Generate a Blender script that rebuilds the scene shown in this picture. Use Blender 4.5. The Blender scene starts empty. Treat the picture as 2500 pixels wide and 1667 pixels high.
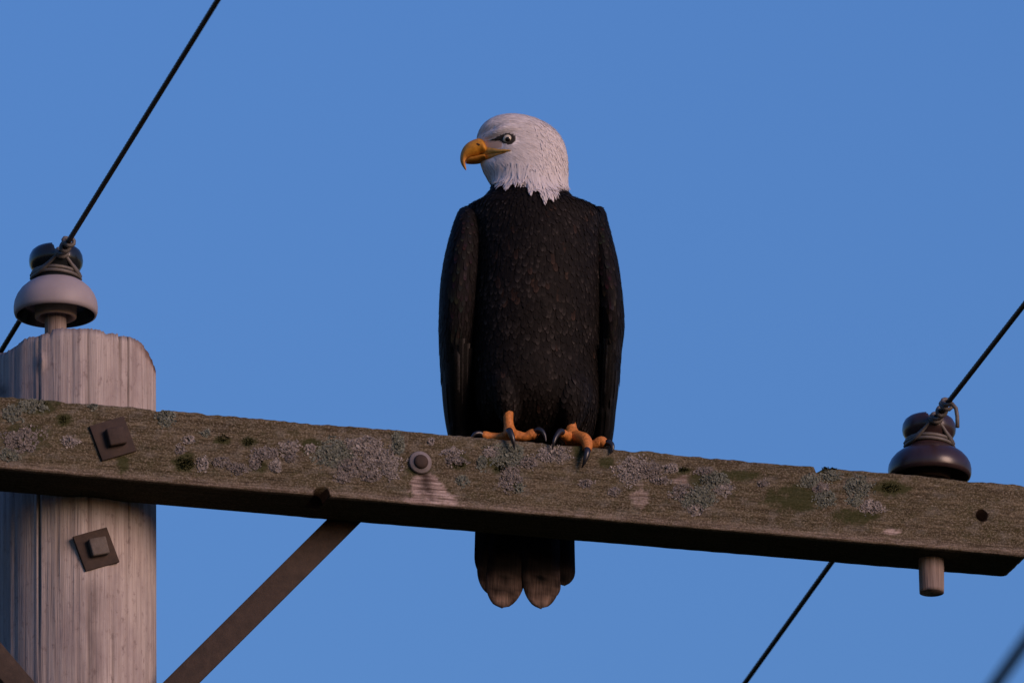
import bpy, bmesh, math, random
from mathutils import Vector, Matrix, noise
from mathutils.bvhtree import BVHTree
R = math.radians
random.seed(7)
scene = bpy.context.scene
COL = scene.collection

# ------------------------------------------------------------------ camera
TH, PH, ROLL, DIST = R(19.0), R(16.3), R(-0.35), 21.6
LENS = 36 * 21.6 / 1.6375
FWD = Vector((math.sin(PH) * math.cos(TH), math.cos(PH) * math.cos(TH), math.sin(TH)))
r0 = Vector((math.cos(PH), -math.sin(PH), 0)); u0 = r0.cross(FWD)
RGT = (r0 * math.cos(ROLL) + u0 * math.sin(ROLL)).normalized()
UPV = RGT.cross(FWD).normalized()
TGT = Vector((0, 0, 1.6 + DIST * math.sin(TH)))
CAM = TGT - FWD * DIST
cd = bpy.data.cameras.new('camera'); cam = bpy.data.objects.new('camera', cd); COL.objects.link(cam)
cam.matrix_world = Matrix(((RGT.x, UPV.x, -FWD.x, CAM.x), (RGT.y, UPV.y, -FWD.y, CAM.y), (RGT.z, UPV.z, -FWD.z, CAM.z), (0, 0, 0, 1)))
cd.lens = LENS; cd.sensor_width = 36; cd.clip_start = 0.1; cd.clip_end = 6000
cd.dof.use_dof = True; cd.dof.focus_distance = DIST; cd.dof.aperture_fstop = 11
scene.camera = cam

# ------------------------------------------------------------------ light
SUN_AZ, SUN_EL = R(150.0), R(16.0)          # compass bearing clockwise from +Y
world = bpy.data.worlds.new('World'); scene.world = world; world.use_nodes = True
wn = world.node_tree; wn.nodes.clear()
wo = wn.nodes.new('ShaderNodeOutputWorld'); bg = wn.nodes.new('ShaderNodeBackground')
sky = wn.nodes.new('ShaderNodeTexSky'); sky.sky_type = 'NISHITA'; sky.sun_disc = False
sky.sun_elevation = R(4.0); sky.sun_rotation = SUN_AZ
sky.air_density = 1.6; sky.dust_density = 0.3; sky.ozone_density = 4.0
tint = wn.nodes.new('ShaderNodeMix'); tint.data_type = 'RGBA'; tint.blend_type = 'MULTIPLY'
tint.inputs[0].default_value = 1.0; tint.inputs[7].default_value = (1.45, 1.70, 2.8, 1)
wn.links.new(sky.outputs[0], tint.inputs[6]); wn.links.new(tint.outputs[2], bg.inputs[0])
bg.inputs[1].default_value = 0.15
wn.links.new(bg.outputs[0], wo.inputs[0])
sd = bpy.data.lights.new('sun', 'SUN'); sun = bpy.data.objects.new('sun', sd); COL.objects.link(sun)
sd.energy = 2.7; sd.angle = R(28); sd.color = (1.0, 0.66, 0.52)
ldir = Vector((math.sin(SUN_AZ) * math.cos(SUN_EL), math.cos(SUN_AZ) * math.cos(SUN_EL), math.sin(SUN_EL)))
sun.rotation_euler = ldir.to_track_quat('Z', 'Y').to_euler(); sun.location = ldir * 40
scene.view_settings.view_transform = 'Standard'; scene.view_settings.look = 'None'
scene.view_settings.gamma = 1.0; scene.view_settings.use_curve_mapping = False
scene.view_settings.exposure = 0.0

# ------------------------------------------------------------------ helpers
KPX = LENS / 36 * 2500
def ray(px, py):
    return FWD * KPX + RGT * (px - 1250) - UPV * (py - 833.5)
def BP(px, py, y):                      # photo pixel -> point on the plane Y = y
    d = ray(px, py); return CAM + d * ((y - CAM.y) / d.y)
def BZ(px, py, z):
    d = ray(px, py); return CAM + d * ((z - CAM.z) / d.z)
def PROJ(p):
    d = p - CAM; w = d.dot(FWD)
    return 1250 + KPX * d.dot(RGT) / w, 833.5 - KPX * d.dot(UPV) / w
def lerp(a, b, t): return a + (b - a) * t
def sstep(a, b, x):
    t = min(1, max(0, (x - a) / (b - a))); return t * t * (3 - 2 * t)
def interp(tab, x):
    if x <= tab[0][0]: return tab[0][1]
    for (a, va), (b, vb) in zip(tab, tab[1:]):
        if x <= b: return lerp(va, vb, (x - a) / (b - a))
    return tab[-1][1]
def fn(x, y=0.0, z=0.0): return noise.noise(Vector((x, y, z)))

def props(o, label=None, cat=None, group=None, kind=None):
    if label: o['label'] = label
    if cat: o['category'] = cat
    if group: o['group'] = group
    if kind: o['kind'] = kind
    return o
def link(o, parent=None):
    COL.objects.link(o)
    if parent: o.parent = parent
    return o
def empty(name, loc, rz=0.0):
    o = bpy.data.objects.new(name, None); o.location = loc; o.rotation_euler = (0, 0, rz); o.empty_display_size = 0.1
    return link(o)
class MB:
    def __init__(s): s.v = []; s.f = []; s.c = []
    def add(s, vs, fs, cs=None):
        b = len(s.v); s.v += [tuple(v) for v in vs]; s.f += [tuple(i + b for i in f) for f in fs]
        s.c += cs if cs else [(1, 1, 1, 1)] * len(vs)
    def mesh(s, name, m, smooth=True):
        me = bpy.data.meshes.new(name); me.from_pydata(s.v, [], s.f); me.materials.append(m)
        a = me.color_attributes.new('Col', 'FLOAT_COLOR', 'POINT')
        a.data.foreach_set('color', [x for c in s.c for x in c])
        if smooth: me.polygons.foreach_set('use_smooth', [True] * len(me.polygons))
        me.update(); return me
    def obj(s, name, m, parent=None, smooth=True):
        return link(bpy.data.objects.new(name, s.mesh(name, m, smooth)), parent)

def loft(rings, cap=True):
    n = len(rings[0]); vs = [p for r in rings for p in r]; fs = []
    for i in range(len(rings) - 1):
        for j in range(n):
            k = (j + 1) % n
            fs.append((i * n + j, i * n + k, (i + 1) * n + k, (i + 1) * n + j))
    if cap:
        fs.append(tuple(range(n - 1, -1, -1))); b = (len(rings) - 1) * n; fs.append(tuple(range(b, b + n)))
    return vs, fs
def crom(pts, sub):
    out = []
    n = len(pts)
    for i in range(n - 1):
        p0 = pts[max(i - 1, 0)]; p1 = pts[i]; p2 = pts[i + 1]; p3 = pts[min(i + 2, n - 1)]
        for k in range(sub):
            t = k / sub
            out.append([0.5 * (2 * b + (c - a) * t + (2 * a - 5 * b + 4 * c - d) * t * t + (3 * b - a - 3 * c + d) * t ** 3) for a, b, c, d in zip(p0, p1, p2, p3)])
    out.append(list(pts[-1])); return out
def tube(pts, rad, seg=10, sub=4, cap=True):
    """smooth tapered tube: pts of Vectors, rad list"""
    q = crom([list(p) + [r] for p, r in zip(pts, rad)], sub) if sub > 1 else [list(p) + [r] for p, r in zip(pts, rad)]
    P = [Vector(a[:3]) for a in q]; rings = []; up = None
    for i, p in enumerate(P):
        t = (P[min(i + 1, len(P) - 1)] - P[max(i - 1, 0)]).normalized()
        if up is None:
            up = t.orthogonal().normalized()
        up = (up - t * up.dot(t)).normalized(); s = t.cross(up); r = max(q[i][3], 1e-5)
        rings.append([p + up * (r * math.cos(2 * math.pi * k / seg)) + s * (r * math.sin(2 * math.pi * k / seg)) for k in range(seg)])
    return loft(rings, cap)
def lathe(prof, seg=48):
    rings = [[Vector((r * math.cos(2 * math.pi * k / seg), r * math.sin(2 * math.pi * k / seg), z)) for k in range(seg)] for r, z in prof]
    return loft(rings, False)
def boxm(size, bev=0.0):
    bm = bmesh.new(); bmesh.ops.create_cube(bm, size=1)
    for v in bm.verts: v.co = Vector((v.co.x * size[0], v.co.y * size[1], v.co.z * size[2]))
    if bev: bmesh.ops.bevel(bm, geom=list(bm.edges), offset=bev, segments=2, affect='EDGES', profile=0.6)
    bm.verts.ensure_lookup_table()
    vs = [v.co.copy() for v in bm.verts]; fs = [[v.index for v in f.verts] for f in bm.faces]; bm.free(); return vs, fs

# ------------------------------------------------------------------ materials
class NT:
    def __init__(s, name, rough=0.8, spec=0.3):
        s.m = bpy.data.materials.new(name); s.m.use_nodes = True; s.t = s.m.node_tree
        s.b = s.t.nodes['Principled BSDF']; s.b.inputs['Roughness'].default_value = rough
        s.b.inputs['Specular IOR Level'].default_value = spec
    def n(s, typ, **kw):
        o = s.t.nodes.new(typ)
        for k, v in kw.items(): setattr(o, k, v)
        return o
    def l(s, a, b): s.t.links.new(a, b)
    def coord(s, scale=(1, 1, 1), which='Object'):
        c = s.n('ShaderNodeTexCoord'); m = s.n('ShaderNodeMapping'); m.inputs['Scale'].default_value = scale
        s.l(c.outputs[which], m.inputs[0]); return m.outputs[0]
    def noise(s, vec, scale, detail=4, rough=0.6, dist=0.0):
        o = s.n('ShaderNodeTexNoise'); o.inputs['Scale'].default_value = scale; o.inputs['Detail'].default_value = detail
        o.inputs['Roughness'].default_value = rough; o.inputs['Distortion'].default_value = dist; s.l(vec, o.inputs['Vector']); return o.outputs[0]
    def ramp(s, fac, stops):
        o = s.n('ShaderNodeValToRGB'); e = o.color_ramp.elements
        while len(e) < len(stops): e.new(0.5)
        for el, (p, c) in zip(e, stops):
            el.position = p; el.color = (c, c, c, 1) if isinstance(c, (int, float)) else tuple(c) + (1,)
        s.l(fac, o.inputs[0]); return o.outputs[0]
    def mix(s, fac, a, b, mode='MIX'):
        o = s.n('ShaderNodeMix', data_type='RGBA', blend_type=mode)
        for sock, v in ((o.inputs[0], fac), (o.inputs[6], a), (o.inputs[7], b)):
            if hasattr(v, 'is_output'): s.l(v, sock)
            elif isinstance(v, (int, float)): sock.default_value = v
            else: sock.default_value = tuple(v) + (1,)
        return o.outputs[2]
    def math(s, op, a, b=0.0):
        o = s.n('ShaderNodeMath', operation=op)
        for sock, v in ((o.inputs[0], a), (o.inputs[1], b)):
            if hasattr(v, 'is_output'): s.l(v, sock)
            else: sock.default_value = v
        return o.outputs[0]
    def attr(s, name='Col'):
        a = s.n('ShaderNodeAttribute'); a.attribute_name = name; return a
    def sep(s, c):
        o = s.n('ShaderNodeSeparateColor'); s.l(c, o.inputs[0]); return o.outputs
    def col(s, c):
        if hasattr(c, 'is_output'): s.l(c, s.b.inputs['Base Color'])
        else: s.b.inputs['Base Color'].default_value = tuple(c) + (1,)
        return s
    def bump(s, h, strength=0.5, dist=0.002):
        o = s.n('ShaderNodeBump'); o.inputs['Strength'].default_value = strength; o.inputs['Distance'].default_value = dist
        s.l(h, o.inputs['Height']); s.l(o.outputs[0], s.b.inputs['Normal']); return s

def mat_ground():
    t = NT('ground_mat', 0.95, 0.1); v = t.coord()
    t.col(t.ramp(t.noise(v, 0.6, 8), [(0.3, (0.02, 0.028, 0.012)), (0.7, (0.05, 0.06, 0.028))])); return t.m
def mat_arm():
    t = NT('weathered_arm_wood', 0.92, 0.12)
    g1 = t.noise(t.coord((9, 160, 160)), 1.0, 5, 0.65); g2 = t.noise(t.coord((26, 420, 420)), 1.0, 3, 0.6)
    blot = t.noise(t.coord((14, 24, 24)), 1.0, 6, 0.65); fine = t.noise(t.coord((300, 340, 340)), 1.0, 3, 0.7)
    base = t.ramp(g1, [(0.30, (0.032, 0.024, 0.013)), (0.52, (0.088, 0.070, 0.042)), (0.72, (0.17, 0.14, 0.092))])
    base = t.mix(t.ramp(blot, [(0.42, 0.0), (0.66, 0.75)]), base, (0.060, 0.052, 0.024))
    base = t.mix(t.ramp(fine, [(0.47, 0.0), (0.66, 0.75)]), base, (0.27, 0.235, 0.18))
    base = t.mix(t.ramp(t.noise(t.coord((170, 420, 420)), 1.0, 3, 0.7), [(0.34, 0.8), (0.48, 0.0)]), base, (0.025, 0.019, 0.011))
    base = t.mix(t.ramp(g2, [(0.25, 0.75), (0.48, 0.0)]), base, (0.022, 0.018, 0.011))
    at = t.attr(); m = t.sep(at.outputs[0])
    cr = t.noise(t.coord((420, 420, 420)), 1.0, 4, 0.75)
    base = t.mix(t.math('MULTIPLY', at.outputs['Alpha'], t.ramp(cr, [(0.38, 0.0), (0.56, 0.9)])), base, t.mix(blot, (0.13, 0.135, 0.115), (0.26, 0.235, 0.22)))
    bare = t.mix(t.ramp(fine, [(0.35, 0.5), (0.5, 0.0)]), t.ramp(g2, [(0.36, (0.16, 0.115, 0.10)), (0.62, (0.48, 0.39, 0.36))]), (0.12, 0.09, 0.075))
    base = t.mix(m[0], base, bare)
    base = t.mix(m[1], base, t.mix(fine, (0.012, 0.016, 0.005), (0.055, 0.062, 0.02)))
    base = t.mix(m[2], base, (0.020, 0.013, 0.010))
    t.col(base)
    h = t.math('ADD', t.math('MULTIPLY', g1, 0.7), t.math('ADD', t.math('MULTIPLY', g2, 0.6), t.math('MULTIPLY', fine, 0.35)))
    t.bump(h, 0.9, 0.0028); return t.m
def mat_pole():
    t = NT('weathered_pole_wood', 0.85, 0.15)
    uv = t.n('ShaderNodeTexCoord').outputs['UV']
    def mp(sc):
        m = t.n('ShaderNodeMapping'); m.inputs['Scale'].default_value = sc; t.l(uv, m.inputs[0]); return m.outputs[0]
    g1 = t.noise(mp((120, 2.2, 1)), 1.0, 5, 0.65); g2 = t.noise(mp((420, 9, 1)), 1.0, 3, 0.6); bl = t.noise(mp((13, 5, 1)), 1.0, 6, 0.68)
    sp = t.noise(mp((90, 45, 1)), 1.0, 4, 0.7)
    base = t.ramp(g1, [(0.28, (0.28, 0.235, 0.215)), (0.5, (0.43, 0.375, 0.35)), (0.72, (0.56, 0.50, 0.475))])
    base = t.mix(t.ramp(g2, [(0.3, 0.5), (0.5, 0.0)]), base, (0.19, 0.15, 0.14))
    base = t.mix(t.ramp(bl, [(0.46, 0.0), (0.68, 0.75)]), base, (0.25, 0.205, 0.205))
    base = t.mix(t.ramp(sp, [(0.56, 0.0), (0.70, 0.75)]), base, (0.17, 0.13, 0.125))
    m = t.sep(t.attr().outputs[0])
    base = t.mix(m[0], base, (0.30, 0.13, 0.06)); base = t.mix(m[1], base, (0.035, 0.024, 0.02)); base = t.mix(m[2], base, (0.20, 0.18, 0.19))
    t.col(base); t.bump(t.math('ADD', t.math('MULTIPLY', g1, 0.8), t.math('MULTIPLY', g2, 0.5)), 0.8, 0.003); return t.m
def mat_peg():
    t = NT('grey_peg_wood', 0.85, 0.15); g = t.noise(t.coord((260, 260, 9)), 1.0, 4, 0.65)
    t.col(t.ramp(g, [(0.3, (0.12, 0.09, 0.08)), (0.55, (0.25, 0.20, 0.18)), (0.75, (0.36, 0.30, 0.28))])); t.bump(g, 0.6, 0.002); return t.m
def mat_rust(name, a, b, spec=0.3, rough=0.75):
    t = NT(name, rough, spec); v = t.coord()
    n1 = t.noise(v, 60, 6, 0.7); n2 = t.noise(v, 400, 3, 0.6)
    t.col(t.mix(n2, t.ramp(n1, [(0.35, a), (0.68, b)]), a)); t.bump(t.math('ADD', n1, n2), 0.5, 0.001); return t.m
def mat_plain(name, c, rough=0.5, spec=0.4, var=0.25, scale=90, metal=0.0, coat=0.0):
    t = NT(name, rough, spec); n1 = t.noise(t.coord(), scale, 4, 0.6)
    t.col(t.ramp(n1, [(0.3, tuple(x * (1 - var) for x in c)), (0.7, tuple(min(1, x * (1 + var)) for x in c))]))
    t.b.inputs['Metallic'].default_value = metal; t.b.inputs['Coat Weight'].default_value = coat; t.b.inputs['Coat Roughness'].default_value = 0.12
    t.bump(n1, 0.15, 0.0008); return t.m
def mat_attr(name, rough=0.8, spec=0.25, nscale=500, namt=0.35, bump=0.0, sheen=0.0, trans=0.0, stretch=(1, 1, 1)):
    t = NT(name, rough, spec); c = t.attr().outputs[0]; n1 = t.noise(t.coord(stretch), nscale, 3, 0.6)
    cc = t.mix(1.0, c, t.ramp(n1, [(0.3, 1 - namt), (0.7, 1.0 + 0.0)]), 'MULTIPLY'); t.col(cc)
    if trans:                              # thin vanes let some light through
        tb = t.n('ShaderNodeBsdfTranslucent'); mx = t.n('ShaderNodeMixShader'); mx.inputs[0].default_value = trans
        t.l(cc, tb.inputs[0]); t.l(t.b.outputs[0], mx.inputs[1]); t.l(tb.outputs[0], mx.inputs[2]); t.l(mx.outputs[0], t.t.nodes['Material Output'].inputs[0])
    t.b.inputs['Sheen Weight'].default_value = sheen
    if bump: t.bump(n1, bump, 0.0008)
    return t.m

M = dict(
    ground=mat_ground(), arm=mat_arm(), pole=mat_pole(),
    rust=mat_rust('rusty_steel', (0.030, 0.020, 0.016), (0.078, 0.050, 0.036)),
    rust_light=mat_rust('worn_steel', (0.09, 0.075, 0.066), (0.19, 0.165, 0.15)),
    washer=mat_rust('weathered_zinc', (0.16, 0.14, 0.14), (0.28, 0.25, 0.25)),
    brace=mat_rust('rusted_brace_steel', (0.028, 0.019, 0.015), (0.075, 0.050, 0.037)),
    wire=mat_plain('blackened_wire', (0.014, 0.012, 0.012), 0.6, 0.3),
    tie=mat_plain('grey_tie_wire', (0.11, 0.10, 0.09), 0.55, 0.5),
    grey_glaze=mat_plain('lilac_grey_porcelain', (0.30, 0.265, 0.28), 0.55, 0.35, 0.06, 30),
    black_glaze=mat_plain('black_glaze', (0.012, 0.014, 0.016), 0.22, 0.5, 0.2, 30),
    brown_glaze=mat_plain('dark_brown_glaze', (0.034, 0.020, 0.021), 0.30, 0.5, 0.2, 40),
    raw_clay=mat_plain('unglazed_porcelain', (0.42, 0.33, 0.25), 0.7, 0.2, 0.1, 60),
    dark_clay=mat_plain('dark_unglazed_porcelain', (0.05, 0.035, 0.03), 0.7, 0.2, 0.1, 60),
    peg=mat_peg(),
    cable=mat_plain('black_cable_jacket', (0.02, 0.02, 0.022), 0.6, 0.3),
    lichen=mat_attr('lichen', 0.95, 0.1, 700, 0.4),
    feather=mat_attr('dark_feather', 0.7, 0.10, 420, 0.62, 0.5, 0.0, stretch=(1, 1, 0.09)),
    white_feather=mat_attr('white_feather', 0.8, 0.15, 500, 0.08, trans=0.25),
    under_feather=mat_attr('underlying_plumage', 0.85, 0.1, 500, 0.08),
    skin=mat_attr('bird_skin', 0.6, 0.3, 600, 0.3, 0.2),
    beak=mat_attr('beak_horn', 0.5, 0.3, 220, 0.34, 0.25),
    scale_skin=mat_attr('scaly_foot_skin', 0.6, 0.3, 260, 0.45, 0.8),
    claw=mat_plain('black_claw_horn', (0.016, 0.016, 0.020), 0.32, 0.5, 0.3, 120),
    eye=mat_attr('eye', 0.12, 0.5, 300, 0.1),
)

# ------------------------------------------------------------------ setting
gm = MB(); N = 24; S = 2500.0
gm.add([Vector(((i / N - 0.5) * 2 * S, (j / N - 0.5) * 2 * S, 0)) for j in range(N + 1) for i in range(N + 1)],
       [(j * (N + 1) + i, j * (N + 1) + i + 1, (j + 1) * (N + 1) + i + 1, (j + 1) * (N + 1) + i) for j in range(N) for i in range(N)])
props(gm.obj('ground', M['ground']), 'dark grassy ground below the utility pole', None, None, 'structure')

# ------------------------------------------------------------------ utility pole
ARM_H, ARM_D = 0.1207, 0.1145
ARM_ZT = TGT.z - 0.1666; ARM_ZB = ARM_ZT - ARM_H
ARM_XR = 0.8635
PR = 0.128
PY = ARM_D + PR - 0.010                        # pole axis, the arm is let 1 cm into the pole
PX = BP(196, 1260, PY - 0.03).x
root = empty('utility_pole', (PX, PY, 0))
props(root, 'weathered pale wooden utility pole with a mossy bolted crossarm', 'utility pole')
ROOT = Vector((PX, PY, 0))

rim = [(4, 862), (16, 850), (22, 843), (40, 823), (52, 818), (60, 819), (80, 810), (92, 811), (97, 799), (130, 797), (160, 799), (176, 797),
       (205, 801), (216, 803), (220, 812), (238, 809), (255, 811), (262, 816), (285, 817), (310, 825), (330, 838), (350, 856), (368, 878), (384, 903), (392, 920)]
SEG = 288
zs = [0, 1.2, 2.4, 3.6, 4.8, 5.8, 6.6, 7.2, 7.5]
top_ref = BP(160, 798, PY - PR).z
z = 7.5
while z < top_ref - 0.10: z += 0.014; zs.append(z)
nz_top = 9
cracks = [(66, 0.010, 0.5, 8.0, 99), (79, 0.006, 0.5, 8.62, 99), (187, 0.004, 0.4, 8.74, 99), (262, 0.009, 0.7, 8.5, 99), (286, 0.004, 0.4, 8.2, 99), (240, 0.007, 0.6, 0, 8.22), (104, 0.003, 0.3, 0, 8.4), (180, 0.003, 0.4, 0, 99),
          (318, 0.003, 0.4, 8.6, 99), (212, 0.010, 0.22, 8.82, 99)]
def pole_pt(a, z):
    rr = PR * (1.0 + (8.3 - z) * 0.006)
    d = (fn(a * PR * 170, z * 1.3, 3) * 0.0012 + fn(a * PR * 60, z * 0.8, 9) * 0.0022 + fn(a * 3, z * 0.7, 1) * 0.002)
    crk = 0.0
    for px, dep, wid, z0, z1 in cracks:
        cx = (px - 196) / 196.0
        ca = math.asin(max(-0.99, min(0.99, cx))) - math.pi / 2
        da = (a - ca + math.pi) % (2 * math.pi) - math.pi
        da += fn(z * 6, px) * 0.012
        w = wid * 0.028
        if abs(da) < w and z0 < z < z1:
            k = (1 - abs(da) / w) * min(1, (z - z0) * 8, (z1 - z) * 8)
            d -= dep * k; crk = max(crk, k)
    lean = (z - 8.3) * -0.006
    return Vector((rr * math.cos(a) + d * math.cos(a) + lean, rr * math.sin(a) + d * math.sin(a), z)), crk
rings = []; cols = []; uvs = []
angs = [-math.pi * 1.5 + 2 * math.pi * k / SEG for k in range(SEG)]
ztop = []
for a in angs:
    y = PY + PR * math.sin(a); p = pole_pt(a, 8.7)[0]
    pxx = 196 + 194 * math.cos(a)
    pyy = interp(rim, pxx)
    q = BP(pxx, pyy, PY + min(PR * math.sin(a), 0.0))
    zz = q.z
    if math.sin(a) > 0: zz -= 0.02 * math.sin(a)
    ztop.append(zz + fn(a * 40, 5) * 0.003)
for z in zs:
    row = []
    for a in angs:
        p, c = pole_pt(a, z); row.append(p); cols.append([0, c, 0, 1]); uvs.append((a * PR, z))
    rings.append(row)
for k in range(1, nz_top + 1):
    row = []
    for i, a in enumerate(angs):
        zz = lerp(zs[-1], ztop[i], k / nz_top); p, c = pole_pt(a, zz)
        if k == nz_top: p = Vector((p.x * 0.985, p.y * 0.985, p.z))
        row.append(p); e = (k / nz_top) ** 3
        right = sstep(0.45, 0.95, math.cos(a))
        cols.append([0.75 * right * sstep(0.7, 1, k / nz_top) + 0.12 * right * (k / nz_top), max(c, 0.8 * right * (k >= nz_top - 1) , 0.5 * (k == nz_top)), 0, 1]); uvs.append((a * PR, zz))
    rings.append(row)
for f in (0.7, 0.35):
    row = []
    for i, a in enumerate(angs):
        p = rings[len(zs) + nz_top - 1][i]; row.append(Vector((p.x * f, p.y * f, p.z - 0.004 + fn(p.x * 80 * f, p.y * 80 * f) * 0.004))); cols.append([0.1, 0.3, 0, 1]); uvs.append((a * PR, p.z + (1 - f) * PR))
    rings.append(row)
# grey-blue shade painted on the side away from the sun, plus dark bolt streaks
vs, fs = loft(rings, True)
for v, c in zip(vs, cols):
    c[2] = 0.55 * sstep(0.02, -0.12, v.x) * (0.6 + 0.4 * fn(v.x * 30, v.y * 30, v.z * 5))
    px, py = PROJ(v + ROOT)
    if v.y < 0 and 150 < px < 300 and py > 1385: c[1] = max(c[1], 0.55 * math.exp(-((px - 226 - 6 * fn(py * .02)) / 16.0) ** 2) * sstep(1400, 1440, py) * (0.6 + 0.5 * fn(px * .1, py * .03)))
    if v.y < 0 and (px - 140) ** 2 / 900 + (py - 1300) ** 2 / 900 < 4: c[1] = max(c[1], 0.4 * math.exp(-((px - 160) / 22.0) ** 2 - ((py - 1320) / 30.0) ** 2))
    kn = math.exp(-((px - 98) / 9.0) ** 2 - ((py - 885) / 14.0) ** 2) if v.y < 0 else 0
    if kn > 0.05:
        v.y -= 0.010 * kn; c[1] = max(c[1], 0.8 * math.exp(-((px - 92) / 3.5) ** 2 - ((py - 883) / 10.0) ** 2))
    if v.y < 0: c[1] = max(c[1], 0.9 * math.exp(-((px - 4) / 14.0) ** 2 - ((py - 955) / 16.0) ** 2))
pm = MB(); pm.add(vs, fs, [tuple(c) for c in cols]); me = pm.mesh('pole_shaft', M['pole'])
uvl = me.uv_layers.new(name='UVMap')
for lp in me.loops: uvl.data[lp.index].uv = uvs[lp.vertex_index]
shaft = link(bpy.data.objects.new('pole_shaft', me), root)

# ---- crossarm
XL = 2 * PX - ARM_XR
xs = []; x = XL
while x < ARM_XR - 1e-6:
    xs.append(x); x += 0.0036 if x > -0.95 else 0.03
xs.append(ARM_XR)
def perimeter():
    n = 38; out = []; rc = 0.004
    for k in range(n): out.append((0, lerp(ARM_ZB + rc, ARM_ZT - rc, k / (n - 1)), 'f'))
    for k in range(1, 4): a = k / 4 * math.pi / 2; out.append((rc - rc * math.cos(a), ARM_ZT - rc + rc * math.sin(a), 'c'))
    for k in range(18): out.append((lerp(rc, ARM_D - rc, k / 17), ARM_ZT, 't'))
    for k in range(1, 4): a = k / 4 * math.pi / 2; out.append((ARM_D - rc + rc * math.sin(a), ARM_ZT - rc + rc * math.cos(a), 'c'))
    for k in range(14): out.append((ARM_D, lerp(ARM_ZT - rc, ARM_ZB + rc, k / 13), 'k'))
    for k in range(1, 3): a = k / 3 * math.pi / 2; out.append((ARM_D - rc + rc * math.cos(a), ARM_ZB + rc - rc * math.sin(a), 'c'))
    for k in range(22): out.append((lerp(ARM_D - rc, rc, k / 21), ARM_ZB, 'b'))
    for k in range(1, 3): a = k / 3 * math.pi / 2; out.append((rc - rc * math.sin(a), ARM_ZB + rc - rc * math.cos(a), 'c'))
    return out
per = perimeter(); rings = []
NOTCH_X0, NOTCH_X1 = BP(1988, 1140, 0).x, BP(2012, 1145, 0).x
for x in xs:
    row = []
    edge = 0.0022 * fn(x * 7, 2) + 0.0026 * fn(x * 23, 4) + 0.0018 * fn(x * 47, 9) + 0.0013 * fn(x * 110, 6)
    xe = max(0, 1 - (ARM_XR - x) / 0.012)
    for y, z, k in per:
        ft = max(0, 1 - (ARM_ZT - z) / 0.02) * max(0, 1 - y / 0.05)          # top front arris
        g = fn(x * 3, z * 190, y * 190) * 0.0009 + fn(x * 11, z * 60, y * 60) * 0.0009 + fn(x * 45, z * 70, y * 70) * 0.0006
        yy, zz = y, z
        if k == 'f' or (k == 'c' and y < 0.02): yy -= g
        elif k == 'b': zz -= g
        elif k == 't': zz += g
        zz += edge * ft
        if NOTCH_X0 < x < NOTCH_X1: zz -= 0.010 * ft * sstep(NOTCH_X0, NOTCH_X0 + 0.003, x) * (1 - sstep(NOTCH_X0 + 0.004, NOTCH_X1, x) * 0.8)
        zz -= 0.004 * xe * xe * (z > ARM_ZT - 0.01); zz += 0.003 * xe * xe * (z < ARM_ZB + 0.01)
        row.append(Vector((x, yy, zz)))
    rings.append(row)
vs, fs = loft(rings, True)
am = MB(); am.add(vs, fs)
tmp = am.obj('crossarm', M['arm'])
def cyl_y(c, r, y0, y1, seg=28):
    m = MB(); m.add(*loft([[Vector((c.x + r * math.cos(2 * math.pi * k / seg), y, c.z + r * math.sin(2 * math.pi * k / seg))) for k in range(seg)] for y in (y0, y1)]))
    return m
cuts = []
h1 = BP(2397, 1258, 0); c1 = cyl_y(h1, 0.0098, -0.02, 0.105); cuts.append(c1.obj('cut', M['arm']))
h2 = BP(786, 1206, 0); h2.z = ARM_ZB + 0.002; c2 = cyl_y(h2, 0.0130, -0.02, 0.045); cuts.append(c2.obj('cut', M['arm']))
for c in cuts:
    md = tmp.modifiers.new('b', 'BOOLEAN'); md.operation = 'DIFFERENCE'; md.solver = 'EXACT'; md.object = c
for o in cuts + [tmp]:
    bq = bmesh.new(); bq.from_mesh(o.data); bmesh.ops.recalc_face_normals(bq, faces=bq.faces); bq.to_mesh(o.data); bq.free()
dg = bpy.context.evaluated_depsgraph_get(); dg.update()
ame = bpy.data.meshes.new_from_object(tmp.evaluated_get(dg)); ame.name = 'crossarm'
for o in cuts + [tmp]: bpy.data.objects.remove(o, do_unlink=True)
ame.transform(Matrix.Translation(-ROOT))
PALE, GREEN, GREY = (0.36, 0.33, 0.31), (0.22, 0.24, 0.20), (0.27, 0.245, 0.23)
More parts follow.
